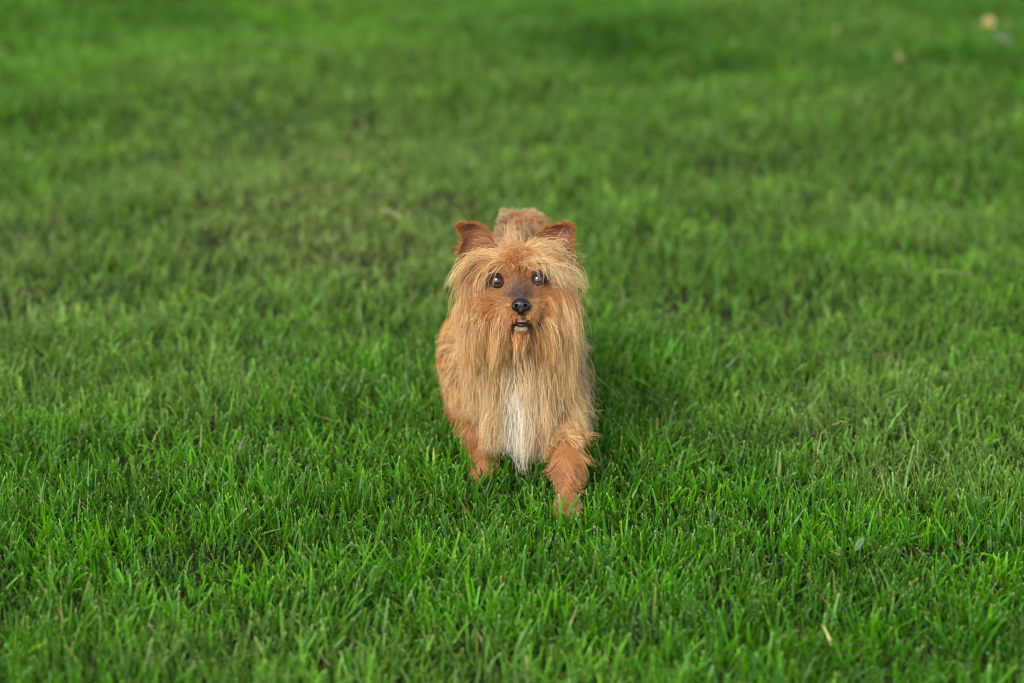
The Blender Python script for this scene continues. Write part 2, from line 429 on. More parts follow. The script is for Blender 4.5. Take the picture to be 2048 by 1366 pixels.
def tint_mat(name, rough, spec):
    m, n, out = mat(name); at = n.nodes.new('ShaderNodeAttribute'); at.attribute_name = 'tint'
    p = n.nodes.new('ShaderNodeBsdfPrincipled'); p.inputs['Roughness'].default_value = rough; p.inputs['Specular IOR Level'].default_value = spec
    tc = n.nodes.new('ShaderNodeTexCoord'); nz = n.nodes.new('ShaderNodeTexNoise'); nz.inputs['Scale'].default_value = 700
    b = n.nodes.new('ShaderNodeBump'); b.inputs['Strength'].default_value = .3; b.inputs['Distance'].default_value = .001
    n.links.new(tc.outputs['Object'], nz.inputs['Vector']); n.links.new(nz.outputs[0], b.inputs['Height']); n.links.new(b.outputs[0], p.inputs['Normal'])
    n.links.new(at.outputs['Color'], p.inputs['Base Color']); n.links.new(p.outputs[0], out.inputs[0]); return m
SKIN = tint_mat('hide', .65, .25)
mesh_np('body', BV, BQ, SKIN, dog, cols=skc)

# ---- eyes
def uvsphere(c, r, ax=(1, 1, 1), nu=32, nv=20):
    th = np.linspace(0, math.pi, nv + 1); ph = np.linspace(0, 2 * math.pi, nu, endpoint=False)
    T, P = np.meshgrid(th, ph, indexing='ij')
    l = np.stack([np.sin(T) * np.cos(P) * ax[0], np.sin(T) * np.sin(P) * ax[1], np.cos(T) * ax[2]], -1) * r
    V = c + l.reshape(-1, 3)
    i, j = np.meshgrid(np.arange(nv), np.arange(nu), indexing='ij')
    a = i * nu + j; b = i * nu + (j + 1) % nu
    return V, np.stack([a, a + nu, b + nu, b], -1).reshape(-1, 4)
m, n, out = mat('wet_eye')
p = n.nodes.new('ShaderNodeBsdfPrincipled'); p.inputs['Roughness'].default_value = .03; p.inputs['Specular IOR Level'].default_value = .55
p.inputs['Coat Weight'].default_value = 1; p.inputs['Coat Roughness'].default_value = .02; p.inputs['Coat IOR'].default_value = 1.5
at = n.nodes.new('ShaderNodeAttribute'); at.attribute_name = 'tint'; n.links.new(at.outputs['Color'], p.inputs['Base Color']); n.links.new(p.outputs[0], out.inputs[0])
EYEM = m
LID = simple('eyelid_skin', lin(50, 40, 40), .55, .3, 0, .3, 900)
for e_ in EYES:
    V, Q = uvsphere(e_ * 0, 8.8, nu=40, nv=30)
    # gaze: straight at the camera, a touch up
    g = norm(np.array([.02, .08, 1.0])); ang = np.degrees(np.arccos(np.clip(V @ g / 8.8, -1, 1)))
    c = np.tile(lin(120, 105, 98), (len(V), 1))
    c = np.where(ang[:, None] < 62, lin(26, 15, 10), c); c = np.where((ang[:, None] < 50), lin(84, 43, 20), c); c = np.where(ang[:, None] < 28, lin(10, 7, 6), c)
    if e_[0] > 0: c = c * .86 + lin(92, 94, 112) * .14 * (ang[:, None] < 50)      # pale sky reflection painted as a bluish tint into this iris and pupil
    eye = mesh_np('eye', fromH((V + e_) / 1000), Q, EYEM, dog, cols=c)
    # lid: a ring of skin round the opening
    U = np.linspace(0, 2 * math.pi, 48, endpoint=False); T = np.linspace(0, 2 * math.pi, 10, endpoint=False)
    UU, TT = np.meshgrid(U, T, indexing='ij')
    rx, ry = 7.1, 6.7
    th_ = 1.35 + .4 * (np.sin(UU) < 0)
    cx = np.cos(UU) * (rx + th_ * np.cos(TT)); cyy = np.sin(UU) * (ry + th_ * np.cos(TT)) - .2
    rr = np.sqrt(cx ** 2 + cyy ** 2)
    cz = np.sqrt(np.maximum(9.3 ** 2 - np.minimum(rr, 9.1) ** 2, 0)) - .4 + th_ * np.sin(TT) * .9
    L_ = np.stack([cx, cyy, cz], -1).reshape(-1, 3) + e_
    i, j = np.meshgrid(np.arange(48), np.arange(10), indexing='ij')
    a = i * 10 + j; b = i * 10 + (j + 1) % 10; c2 = ((i + 1) % 48) * 10 + (j + 1) % 10; d2 = ((i + 1) % 48) * 10 + j
    mesh_np('eyelid', fromH(L_ / 1000), np.stack([a, d2, c2, b], -1).reshape(-1, 4), LID, eye)

# ---- nose, mouth
def local_net(f, lo, hi, h):
    d = np.ceil((np.array(hi) - lo) / h).astype(int) + 1
    ax = [lo[i] + h * np.arange(d[i]) for i in range(3)]
    P = np.stack(np.meshgrid(*ax, indexing='ij'), -1)
    return surface_nets(f(P.reshape(-1, 3)).reshape(d), np.array(lo, float), h)
NC = np.array([3.2, -29.0, 37.0])
def nose_f(p):
    q = p - NC
    d = prim(q, ell((0, 1.5, -2), (10.2, 7.5, 8)))
    d = smin(d, prim(q, ell((-6.2, -.8, .5), (4.6, 5.2, 6))), 2.5); d = smin(d, prim(q, ell((6.2, -.8, .5), (4.6, 5.2, 6))), 2.5)
    d = smin(d, prim(q, ell((0, -5, -1), (4.5, 5.5, 6))), 2.5)
    for s in (-1, 1):
        v = prim(q, cone((s * 5.0, -.2, 9), (s * 6.0, .4, 0), 2.3, 1.8)); d = -smin(-d, v, 1.0)
        v = prim(q, cone((s * 7.2, -2.0, 8), (s * 10.5, -3.0, 4), 1.0, .8)); d = -smin(-d, v, .8)
    v = prim(q, cone((0, -1, 6.6), (0, -11, 5.6), .6, .7)); d = -smin(-d, v, .8)
    return d
V, Q = local_net(nose_f, NC + np.array([-14, -14, -12]), NC + np.array([14, 12, 12]), .45)
m, n, out = mat('nose_leather')
p = n.nodes.new('ShaderNodeBsdfPrincipled'); p.inputs['Base Color'].default_value = (.006, .0055, .007, 1); p.inputs['Roughness'].default_value = .28; p.inputs['Specular IOR Level'].default_value = .6
tc = n.nodes.new('ShaderNodeTexCoord'); vo = n.nodes.new('ShaderNodeTexVoronoi'); vo.inputs['Scale'].default_value = 1400
bm_ = n.nodes.new('ShaderNodeBump'); bm_.inputs['Strength'].default_value = .35; bm_.inputs['Distance'].default_value = .0004
n.links.new(tc.outputs['Object'], vo.inputs['Vector']); n.links.new(vo.outputs['Distance'], bm_.inputs['Height']); n.links.new(bm_.outputs[0], p.inputs['Normal']); n.links.new(p.outputs[0], out.inputs[0])
NOSE = m
mesh_np('nose', fromH(V / 1000), Q, NOSE, dog)
TNG = simple('tongue_flesh', lin(206, 156, 156), .35, .5, .3, .4, 800)
LIP = simple('lip_skin', lin(40, 33, 34), .38, .5, .2, .3, 900)
TOO = simple('tooth_enamel', lin(215, 205, 185), .25, .5, .3)
def tng_f(p):
    q = p - np.array([4.2, -45.4, 16]); q = q - np.array([0, 0, 0])
    d = prim(q, ell((0, -.6, 0), (7.6, 2.6, 14.5)))
    return -smin(-d, prim(q, cone((0, 2.6, 16), (0, 2.4, -10), .8, .8)), 1.0)
V, Q = local_net(tng_f, (-8, -52, 2), (16, -40, 36), .5); mesh_np('tongue', fromH(V / 1000), Q, TNG, dog)
def tube(pts, rad, nseg=8):
    P = np.array(pts, float); r = np.broadcast_to(rad, len(P)); T = norm(np.gradient(P, axis=0)); up = np.array([0, 0.2, 1.0])
    S = norm(np.cross(T, up)); U = np.cross(S, T); a = np.linspace(0, 2 * math.pi, nseg, endpoint=False)
    V = (P[:, None] + r[:, None, None] * (np.cos(a)[None, :, None] * S[:, None] + np.sin(a)[None, :, None] * U[:, None])).reshape(-1, 3)
    i, j = np.meshgrid(np.arange(len(P) - 1), np.arange(nseg), indexing='ij')
    A = i * nseg + j; B = i * nseg + (j + 1) % nseg
    return V, np.stack([A, B, B + nseg, A + nseg], -1).reshape(-1, 4)
s_ = np.linspace(-1, 1, 21)
V, Q = tube(np.stack([4.4 + 10.4 * s_, -50.4 + 6.0 * np.abs(s_) ** 2.2, 28.5 - 10 * np.abs(s_) ** 2], -1), 1.1 * (1 - .5 * np.abs(s_) ** 4)); mesh_np('lower_lip', fromH(V / 1000), Q, LIP, dog)
V, Q = tube(np.stack([4.2 + 10.6 * s_, -42.6 - 2.2 * np.abs(s_) ** 2 , 33.0 - 13 * np.abs(s_) ** 2], -1), 0.9 * (1 - .5 * np.abs(s_) ** 4)); mesh_np('upper_lip', fromH(V / 1000), Q, LIP, dog)

# ---- ears
SKE_IN = lin(146, 100, 84); SKE_RIM = lin(128, 82, 50)
def poly_at(pts, n):
    P = np.array(pts, float); s = np.concatenate([[0], np.cumsum(np.linalg.norm(np.diff(P, axis=0), axis=1))]); s /= s[-1]
    u = np.linspace(0, 1, n); r = np.stack([np.interp(u, s, P[:, k]) for k in range(P.shape[1])], -1)
    for _ in range(2): r[1:-1] = .25 * r[:-2] + .5 * r[1:-1] + .25 * r[2:]
    return r
def ear(inner, outer, cup, cbase, ctop):
    n = 26; m_ = 20
    A = poly_at(inner, n); B = poly_at(outer, n)
    t = np.linspace(0, 1, n)[:, None]; s = np.linspace(0, 1, m_)[None]
    X = A[:, None, 0] * (1 - s) + B[:, None, 0] * s; Y = A[:, None, 1] * (1 - s) + B[:, None, 1] * s
    C = (cbase + (ctop - cbase) * t) - cup * np.sin(np.pi * s) * np.sin(np.pi * np.clip(t * .75 + .15, 0, 1)) + 7 * sstep(.72, 1.0, t) + 0 * s
    front = np.stack([hpx(x, y, c) for x, y, c in zip(X.ravel(), Y.ravel(), C.ravel())])
    back = front + FV * .0016 * (0.35 + .65 * (np.sin(np.pi * s) * np.ones_like(t)).ravel()[:, None])
    i, j = np.meshgrid(np.arange(n - 1), np.arange(m_ - 1), indexing='ij'); a = i * m_ + j
    Qf = np.stack([a, a + 1, a + m_ + 1, a + m_], -1).reshape(-1, 4); Qb = Qf[:, ::-1] + n * m_
    rim = np.concatenate([np.arange(m_), np.arange(1, n) * m_ + m_ - 1, (n - 1) * m_ + np.arange(m_ - 2, -1, -1), np.arange(n - 2, 0, -1) * m_])
    r2 = np.roll(rim, -1); Qr = np.stack([rim, rim + n * m_, r2 + n * m_, r2], -1)
    edge = np.minimum(np.minimum(s, 1 - s) * 3.0, (1 - t) * 3.0).ravel()
    c = mixc(np.tile(SKE_RIM, (n * m_, 1)), SKE_IN, sstep(.05, .28, edge))
    return front, back, np.concatenate([Qf, Qb, Qr]), np.concatenate([c, np.tile(SKE_RIM, (n * m_, 1))]), Qf, (n, m_)
EARS = []
m, n, out = mat('ear_skin'); at = n.nodes.new('ShaderNodeAttribute'); at.attribute_name = 'tint'
p = n.nodes.new('ShaderNodeBsdfPrincipled'); p.inputs['Roughness'].default_value = .6; p.inputs['Specular IOR Level'].default_value = .25
t_ = n.nodes.new('ShaderNodeBsdfTranslucent'); mx = n.nodes.new('ShaderNodeMixShader'); mx.inputs[0].default_value = .25
n.links.new(at.outputs['Color'], p.inputs['Base Color']); n.links.new(at.outputs['Color'], t_.inputs[0]); n.links.new(p.outputs[0], mx.inputs[1]); n.links.new(t_.outputs[0], mx.inputs[2]); n.links.new(mx.outputs[0], out.inputs[0])
EARM = m
for args in ((((998, 520), (990, 492), (982, 470), (966, 454), (945, 447), (926, 449)), ((920, 536), (918, 510), (922, 492), (929, 480), (921, 467), (915, 455)), 11, -42, -34),
             (((1060, 520), (1066, 490), (1078, 468), (1092, 456), (1110, 450), (1128, 449)), ((1150, 534), (1144, 508), (1140, 492), (1143, 476), (1146, 463), (1142, 453)), 11, -42, -34)):
    f_, b_, q_, c_, qf_, nm_ = ear(*args)
    mesh_np('ear', np.concatenate([f_, b_]), q_, EARM, dog, cols=c_); EARS.append((f_, b_, qf_, nm_))

# ------------------------------------------------------------------ coat
def hair_mat():
    m, n, out = mat('coat_hair'); at = n.nodes.new('ShaderNodeAttribute'); at.attribute_name = 'tint'
    p = n.nodes.new('ShaderNodeBsdfPrincipled'); p.inputs['Roughness'].default_value = .42; p.inputs['Specular IOR Level'].default_value = .45
    t = n.nodes.new('ShaderNodeBsdfTranslucent'); mx = n.nodes.new('ShaderNodeMixShader'); mx.inputs[0].default_value = .25
    n.links.new(at.outputs['Color'], p.inputs['Base Color']); n.links.new(at.outputs['Color'], t.inputs[0])
    n.links.new(p.outputs[0], mx.inputs[1]); n.links.new(t.outputs[0], mx.inputs[2]); n.links.new(mx.outputs[0], out.inputs[0]); return m
HAIR = hair_mat()

C_RUST = lin(200, 118, 52); C_DEEP = lin(164, 84, 30); C_GOLD = lin(234, 174, 98); C_CREAM = lin(248, 220, 168); C_WHITE = lin(250, 246, 240); C_GREY = lin(142, 138, 132); C_TAN = lin(224, 176, 114); C_MAUVE = lin(160, 120, 98)

def add_hair(name, P, rad, C, parent=dog):
    sl = np.linalg.norm(np.diff(P, axis=1), axis=2); ok = (sl.max(1) < 4 * np.median(sl, 1) + 1e-5) & (np.max([sample(P[:, k])[0] for k in range(0, P.shape[1], 3)], 0) < (.026 if 'stray' in name else 9 if 'ear' in name else .05))
    N, n = P.shape[:2]; rad = np.broadcast_to(rad, (N, n))[ok]; P = P[ok]; C = C[ok]; N = len(P)
    hc = bpy.data.hair_curves.new(name); hc.add_curves([n] * N)
    hc.attributes['position'].data.foreach_set('vector', P.reshape(-1).astype(np.float32))
    a = hc.attributes.new('radius', 'FLOAT', 'POINT'); a.data.foreach_set('value', np.broadcast_to(rad, (N, n)).reshape(-1).astype(np.float32))
    a = hc.attributes.new('tint', 'FLOAT_COLOR', 'POINT'); c4 = np.ones((N, n, 4), np.float32); c4[..., :3] = np.clip(C, .004, .93)
    a.data.foreach_set('color', c4.reshape(-1))
    hc.materials.append(HAIR)
    o = bpy.data.objects.new(name, hc); COL.objects.link(o); o.parent = parent; o.matrix_parent_inverse = parent.matrix_world.inverted()
    return o

def scatter(V, Q, N, weight=None, seed=0):
    r = np.random.default_rng(seed)
    T = np.concatenate([Q[:, [0, 1, 2]], Q[:, [0, 2, 3]]])
    a, b, c = V[T[:, 0]], V[T[:, 1]], V[T[:, 2]]
    cr_ = np.cross(b - a, c - a); ar = np.linalg.norm(cr_, axis=1)
    cen = (a + b + c) / 3
    wt = ar * (weight(cen) if weight is not None else 1)
    i = r.choice(len(T), N, p=wt / wt.sum())
    u = r.random((N, 1)); v = r.random((N, 1)); f = u + v > 1; u = np.where(f, 1 - u, u); v = np.where(f, 1 - v, v)
    return a[i] + u * (b[i] - a[i]) + v * (c[i] - a[i]), norm(cr_[i])

DOWN = np.array([0, 0, -1.0])
nzA = VNoise(.035, 16, 3, 31); nzB = VNoise(.011, 16, 3, 32); nzC = VNoise(.05, 12, 3, 33)

def simulate(root, nrm, d0, L, grav, wob, n, margin, rep=0.0, seed=0, gp=0.0):
    r = np.random.default_rng(seed); N = len(root)
    P = np.empty((N, n, 3)); P[:, 0] = root - nrm * .0008
    d = d0.copy(); off = r.uniform(0, 1, (N, 1)) * .004
    rnd = r.normal(0, 1, (N, 3)); allow = r.random(N) > .004
    for k in range(1, n):
        t = k / (n - 1)
        d = d + (grav * (1 if gp == 0 else (1 + gp) * t ** gp))[:, None] * DOWN + wob[:, None] * (nzA(P[:, k - 1]) * .7 + nzC(P[:, k - 1] * .9 + .3) * .35 + nzB(P[:, k - 1] + rnd * .002) * .5 + rnd * .16)
        d = norm(d)
        q = P[:, k - 1] + d * (L / (n - 1))[:, None]
        s, g = sample(q)
        mg = margin * np.minimum(1, t * 2.0)
        pen = np.maximum(mg - s, 0)
        q = q + g * pen[:, None]
        hit = pen > 0
        dn = (d * g).sum(1)
        d = np.where((hit & (dn < 0))[:, None], d - g * dn[:, None], d)
        if rep:
            hq = toH(q) * 1000
            for e_ in EYES:
                dv = hq[:, :2] - e_[:2]; dd = np.linalg.norm(dv, axis=1) + 1e-6
                ps = np.where(hq[:, 2] > -16, np.maximum(rep * (1 if e_[0] < 0 else .86) - dd, 0), 0) / dd / 1000 * allow
                q = q + (ps * dv[:, 0])[:, None] * RV + (ps * dv[:, 1])[:, None] * UV
        q[:, 2] = np.maximum(q[:, 2], .004)
        P[:, k] = q
    return P

def clump(P, root, nc, amt, spread, power=1.4, seed=0):
    "pull hairs towards the nearest guide hair, more so towards the tip"
    r = np.random.default_rng(seed); N, n = P.shape[:2]
    gi = r.choice(N, min(nc, N), replace=False); near = np.empty(N, int)
    for s in range(0, N, 4000):
        D = ((root[s:s + 4000, None] - root[gi][None]) ** 2).sum(-1); near[s:s + 4000] = gi[D.argmin(1)]
    t = np.linspace(0, 1, n)[None, :, None] ** power
    own = amt * r.uniform(.45, 1.0, (N, 1, 1))
    dr = r.normal(0, 1, (N, 1, 3)) * spread
    tgt = P[near] + (P[:, :1] - P[near][:, :1]) * (1 - t) + dr * (1.0 + .8 * t)
    return P * (1 - own * t) + tgt * own * t, near

def lock(P, root, nc, nf, seed):
    P, a = clump(P, root, nf, .95, .00035, .8, seed)
    P, b = clump(P, root, nc, .72, .0012, 1.5, seed + 500)
    return P, (a, b)

def wave(P, near, amp, seed):
    "a gentle crimp shared by the hairs of one lock"
    r = np.random.default_rng(seed); k = near.max() + 1; n = P.shape[1]; t = np.linspace(0, 1, n)[None, :, None]
    a = r.normal(0, 1, (k, 1, 3))[near]; b = r.normal(0, 1, (k, 1, 3))[near]; f = r.uniform(5, 11, (k, 1, 1))[near]; ph = r.uniform(0, 6.28, (k, 1, 1))[near]
    return P + amp * t ** 1.2 * (a * (np.sin(f * t + ph) - np.sin(ph)) + b * (np.cos(f * .7 * t) - 1))

def frizz(P, amp, seed):
    r = np.random.default_rng(seed); N, n = P.shape[:2]; t = np.linspace(0, 1, n)[None, :, None]
    a = r.normal(0, 1, (N, 1, 3)); b = r.normal(0, 1, (N, 1, 3)); f = r.uniform(3, 9, (N, 1, 1)); ph = r.uniform(0, 6.28, (N, 1, 1))
    return P + amp[:, None, None] * t * (a * np.sin(f * t + ph) - a * np.sin(ph) + b * (np.sin(1.7 * f * t)) * .5)

def taper(n, r0, N, seed, tip=.25):
    r = np.random.default_rng(seed); t = np.linspace(0, 1, n)[None]
    return r0 * r.uniform(.7, 1.3, (N, 1)) * (1 - (1 - tip) * t ** 2.0)

def shade(cr_, ct, n, near, seed, var=.16, cl=.2):
    r = np.random.default_rng(seed); N = len(cr_); t = np.linspace(0, 1, n)[None, :, None] ** .8
    C = cr_[:, None] * (1 - t) + ct[:, None] * t
    if isinstance(near, tuple):
        loc = np.exp(r.normal(0, cl, near[0].max() + 1))[near[0]] * np.exp(r.normal(0, cl * .8, near[1].max() + 1))[near[1]]
    else: loc = np.exp(r.normal(0, cl, near.max() + 1))[near]
    f = (np.exp(r.normal(0, var, N)) * loc)[:, None, None]
    if isinstance(near, tuple):
        hi = (r.random(near[0].max() + 1) < .13)[near[0]][:, None, None] * .75; C = C * (1 - hi) + C_CREAM * 1.08 * hi; f = np.maximum(f, hi * 1.2)
    up = np.clip(f - 1, 0, .8) * .8
    return C * np.minimum(f, 1.0) * (1 - up) + C_CREAM * up * np.clip(C.mean(-1, keepdims=True) / .3, .3, 1)

def eye_d(h): return np.minimum(np.linalg.norm(h - EYES[0], axis=1), np.linalg.norm(h - EYES[1], axis=1))
def mouth_in(h): return (np.abs((h[:, 0] - 4.5) / 11.5) ** 2.5 + np.abs((h[:, 1] + 46.4) / 5.6) ** 2.5 < 1) & (h[:, 2] > 4)
def face_block(h):
    e0 = np.linalg.norm((h - EYES[0])[:, :2] / np.array([1.0, .95]), axis=1); e1 = np.linalg.norm((h - EYES[1])[:, :2] / np.array([1.0, .95]), axis=1)
    eb = (np.minimum(e0, e1) < 10.2) & (h[:, 2] > -12)
    nb = (np.linalg.norm((h - NC)[:, :2] / np.array([11.0, 10.0]), axis=1) < 1) & (h[:, 2] > 22)
    return eb | nb | mouth_in(h)

def wvec(v):      # head direction -> world direction
    return v[..., 0:1] * RV + v[..., 1:2] * UV - v[..., 2:3] * FV

# --- face: short fur
def w_face(c):
    h = toH(c) * 1000
    return ((h[:, 2] > -28) & (h[:, 1] > -72) & (h[:, 1] < 40) & (np.abs(h[:, 0]) < 46)).astype(float) * np.where(h[:, 2] > -6, 1.6, .7)
N = 30000
R, Nn = scatter(BV, BQ, N, w_face, 41); h = toH(R) * 1000; k = ~face_block(h); R, Nn, h = R[k], Nn[k], h[k]; N = len(R)
dx, dy = h[:, 0] - 2, h[:, 1] + 26
rad_ = np.hypot(dx, dy) + 1e-6
fl = np.stack([dx / rad_, dy / rad_ - .25, -.55 + 0 * dx], -1)
upz = sstep(-14, 2, h[:, 1]) * np.exp(-(dx / 17) ** 2)                    # bridge and forehead: straight up, fanning
fl = fl * (1 - upz[:, None]) + upz[:, None] * np.stack([dx / 26, np.ones(N), -.1 + 0 * dx], -1)
side = sstep(16, 34, np.abs(dx)) * sstep(-40, -8, h[:, 1]); fl += side[:, None] * np.stack([np.sign(dx) * .8, -.5 + 0 * dx, -.2 + 0 * dx], -1)
low = sstep(-34, -46, h[:, 1]); fl += low[:, None] * np.stack([dx * .015, -.9 + 0 * dx, .15 + 0 * dx], -1)
brow = np.exp(-((np.abs(dx) - 19) / 11) ** 2 - ((h[:, 1] - 16) / 7) ** 2)
dist_n = np.linalg.norm((h - NC) / np.array([1, 1, 1.0]), axis=1)
L = 2.6 + 14 * sstep(14, 52, dist_n) + 10 * side + 7 * low
L = np.where((np.abs(dx) < 13) & (h[:, 1] > -24) & (h[:, 1] < 6), 2.6 + 4.5 * sstep(-8, 6, h[:, 1]), L)
L = np.where((h[:, 1] > 6) & (np.abs(dx) < 24), 9 + .1 * h[:, 1], L)
L *= np.where(eye_d(h) < 13, .45, 1.0)
fr = np.random.default_rng(42)
L = L / 1000 * fr.uniform(.65, 1.25, N)
cr_ = np.tile(C_RUST * .85, (N, 1)); ct = np.tile(mixc(C_RUST[None], C_GOLD, np.array([.6]))[0], (N, 1))
fh = np.exp(-(dx / 16) ** 2 - ((h[:, 1] - 20) / 11) ** 2); cr_ = mixc(cr_, C_DEEP, fh); ct = mixc(ct, C_RUST, fh * 1.1)
brg = np.exp(-(dx / 15) ** 2 - ((h[:, 1] + 11) / 16) ** 2); cr_ = mixc(cr_, C_MAUVE * .55, brg * 1.1); ct = mixc(ct, C_MAUVE * .85, brg * 1.1); bnd = np.exp(-(dx / 14) ** 4 - ((h[:, 1] + 16) / 6) ** 2); cr_ = mixc(cr_, lin(80, 66, 66), bnd); ct = mixc(ct, lin(104, 84, 80), bnd * .9); L = np.where(bnd > .4, L * .75, L); keepb = fr.random(N) > .45 * np.maximum(bnd, .6 * brg)
muz = np.exp(-((np.abs(dx) - 15) / 8) ** 2 - ((h[:, 1] + 32) / 9) ** 2); ct = mixc(ct, C_CREAM, .35 * muz)
chin = np.exp(-((h[:, 0] - 4) / 9) ** 2 - ((h[:, 1] + 52.0) / 2.2) ** 2) * (h[:, 2] > 8) * .8; cr_ = mixc(cr_, C_WHITE * .7, chin); ct = mixc(ct, C_WHITE * .8, chin); L = np.where(chin > .04, np.minimum(L, .004), L); und = (h[:, 1] < -54) & (h[:, 2] > 0); cr_[und] = C_DEEP; ct[und] = C_RUST; L = np.where(und, L * 1.3, L)
br2 = np.exp(-((np.abs(dx) - 17) / 9) ** 2 - ((h[:, 1] - 12) / 5) ** 2); ct = mixc(ct, C_CREAM * .9, .45 * br2)
ed = np.exp(-(eye_d(h) / 13.5) ** 4); cr_ = mixc(cr_, lin(74, 54, 46), ed); ct = mixc(ct, lin(120, 88, 66), ed * .8)
d0 = norm(norm(wvec(fl)) * .9 + Nn * .42 + fr.normal(0, .16, (N, 3)))
P = simulate(R, Nn, d0, L, np.full(N, .03) + .05 * low, np.full(N, .05), 7, np.full(N, .0012), rep=9.6, seed=43)
P, near = clump(P, R, 2600, .6, .0005, 1.3, 44); P = frizz(P, L * .03, 45)
add_hair('face_fur', P[keepb], taper(7, .00016, N, 46)[keepb], shade(cr_, ct, 7, near, 47)[keepb])

# --- head: long hair from the crown, parted, and the cheeks
def w_head(c):
    h = toH(c) * 1000
    top = (h[:, 1] > 20) & (h[:, 2] > -46)
    chk = (np.abs(h[:, 0]) > 26) & (h[:, 1] > -62) & (h[:, 2] > -62) & (h[:, 2] < 2)
    thr = (h[:, 1] < -34) & (h[:, 1] > -95) & (h[:, 2] > -60) & (h[:, 2] < 12) & (c[:, 1] < H[1] + .07)
    return (top | chk | thr).astype(float) * np.where(h[:, 2] < -45, .6, 1) * np.where(top & (np.abs(h[:, 0] + 4) > 24) & (h[:, 2] > -16), .45, 1)
N = 24000
R, Nn = scatter(BV, BQ, N, w_head, 51); h = toH(R) * 1000; k = ~face_block(h) & (eye_d(h) > 15); rr_ = np.random.default_rng(50).random(N)
k &= ~((h[:, 1] > 18) & (h[:, 2] > -32) & (rr_ < np.where((h[:, 1] > 29) & (np.abs(h[:, 0] + 5) > 9), .62, .32)))
R, Nn, h = R[k], Nn[k], h[k]; N = len(R)
r = np.random.default_rng(52); a, b, c_ = h.T; part = a + 7 + 3 * np.sin(b * .2)
sg = np.where(part + r.normal(0, 2.5, N) > 0, 1.0, -1.0)
top = sstep(12, 25, b)
fl_top = np.stack([sg * (.9 + .2 * np.abs(part) / 40), .06 - .009 * np.abs(part), .22 - .0 * a], -1)
fl_chk = np.stack([np.sign(a) * .34, -.85 + 0 * a, .02 + 0 * a], -1)
fl = fl_top * top[:, None] + fl_chk * (1 - top)[:, None]
nape = (top > .5) & (c_ < -32); fl[nape] = np.stack([np.sign(a[nape]) * .25, .05 + 0 * a[nape], -1 + 0 * a[nape]], -1)
thr = (b < -34) & (np.abs(a) < 30); fl[thr] = np.stack([a[thr] * .022, -1 + 0 * a[thr], .12 + 0 * a[thr]], -1)
L = np.where(top > .5, 58, 61) * r.uniform(.25, 1.45, N) * np.where((r.random(N) < .16) & (top < .5), 1.5, 1); L = np.where(np.abs(part) < 5, L * .75, L)
L = np.where((top < .5) & (c_ > -18), L * (.55 + .45 * sstep(-2, -18, c_)), L); L = np.where(nape, L * .6, L); L[thr] = 54 * r.uniform(.2, 1.5, thr.sum()) * (1 - .4 * np.exp(-((a[thr] - 2) / 14) ** 2))
L /= 1000
d0 = norm(norm(wvec(fl)) + Nn * (.20 + .05 * top)[:, None] + r.normal(0, .14, (N, 3)))
grav = .15 - .040 * top + r.uniform(0, .05, N)
n_ = 16
P = simulate(R, Nn, d0, L, grav, np.full(N, .075), n_, .003 + r.uniform(0, .006, N), rep=12.5, seed=53, gp=1.0)
P, near = lock(P, R, 420, 4200, 54); P = wave(P, near[0], .0016, 58); P = frizz(P, L * .02 * np.exp(r.normal(0, .7, N)), 55)
cr_ = np.tile(C_RUST, (N, 1)); ct = np.tile(C_GOLD, (N, 1))
cre = top * sstep(-34, 26, a + 8 * r.normal(0, 1, N)); cr_ = mixc(cr_, C_TAN, .45 * top + .35 * cre); ct = mixc(ct, C_CREAM, .5 * top + .6 * cre)
lc = sstep(30, -30, a) * (1 - top); cr_ = mixc(cr_, C_DEEP, .5 * lc); ct = mixc(ct, C_RUST, .42 * lc)
rt = sstep(20, 40, a) * (1 - top); cr_ = mixc(cr_, C_GOLD, .55 * rt); ct = mixc(ct, C_CREAM, .45 * rt)
ct = mixc(ct, C_CREAM, .35 * (1 - top)); cr_[thr] = C_RUST * .8; ct[thr] = mixc(ct[thr], C_GOLD, np.full(thr.sum(), .5))
add_hair('head_hair', P, taper(n_, .00022, N, 56), shade(cr_ * .75, ct, n_, near, 57, .25, .33))

# --- chest, shoulders, back, flanks
def w_body(c):
    h = toH(c) * 1000
    y, z = c[:, 1], c[:, 2]
    w_ = (z > .075) & ((h[:, 1] < -48) | (h[:, 2] < -62)) & (h[:, 2] < -4)
    return w_.astype(float) * np.where(y < 2.83, 1.9, .8)
N = 42000
R, Nn = scatter(BV, BQ, N, w_body, 61); k = sample(R + Nn * .004)[0] > .001; R, Nn = R[k], Nn[k]; N = len(R); h = toH(R) * 1000
r = np.random.default_rng(62)
x, y, z = R.T
frontw = sstep(2.84, 2.74, y)
back = sstep(.19, .215, z) * sstep(2.78, 2.84, y)
sx = np.where(x - CHX > 0, 1.0, -1.0)
fl = np.stack([sx * (.15 + .5 * back), np.where(frontw > .5, -.12, .25), -1 + .8 * back], -1)
fl = fl + np.stack([(x - CHX) * 5 * frontw, 0 * x, 0 * x], -1)
L = (.072 + .034 * frontw - .022 * (y > 2.90) - .042 * back) * r.uniform(.55, 1.12, N)
low = sstep(.125, .085, z); L = np.minimum(L, (np.maximum(z - .062 - np.where(x < CHX, .034, .014) * sstep(.012, .05, np.abs(x - CHX - .002)), .010) * 1.25 + .004) * r.uniform(.75, 1.25, N))
d0 = norm(norm(fl) + Nn * .28 + r.normal(0, .14, (N, 3)))
n_ = 15
P = simulate(R, Nn, d0, L, .16 + r.uniform(0, .06, N), np.full(N, .125), n_, .002 + r.uniform(0, .006, N) * (1 - .5 * low), seed=63)
P, near = lock(P, R, 560, 6500, 64); P = wave(wave(P, near[0], .0016, 68), near[1], .0016, 69); P = frizz(P, L * .022 * np.exp(r.normal(0, .7, N)), 65)
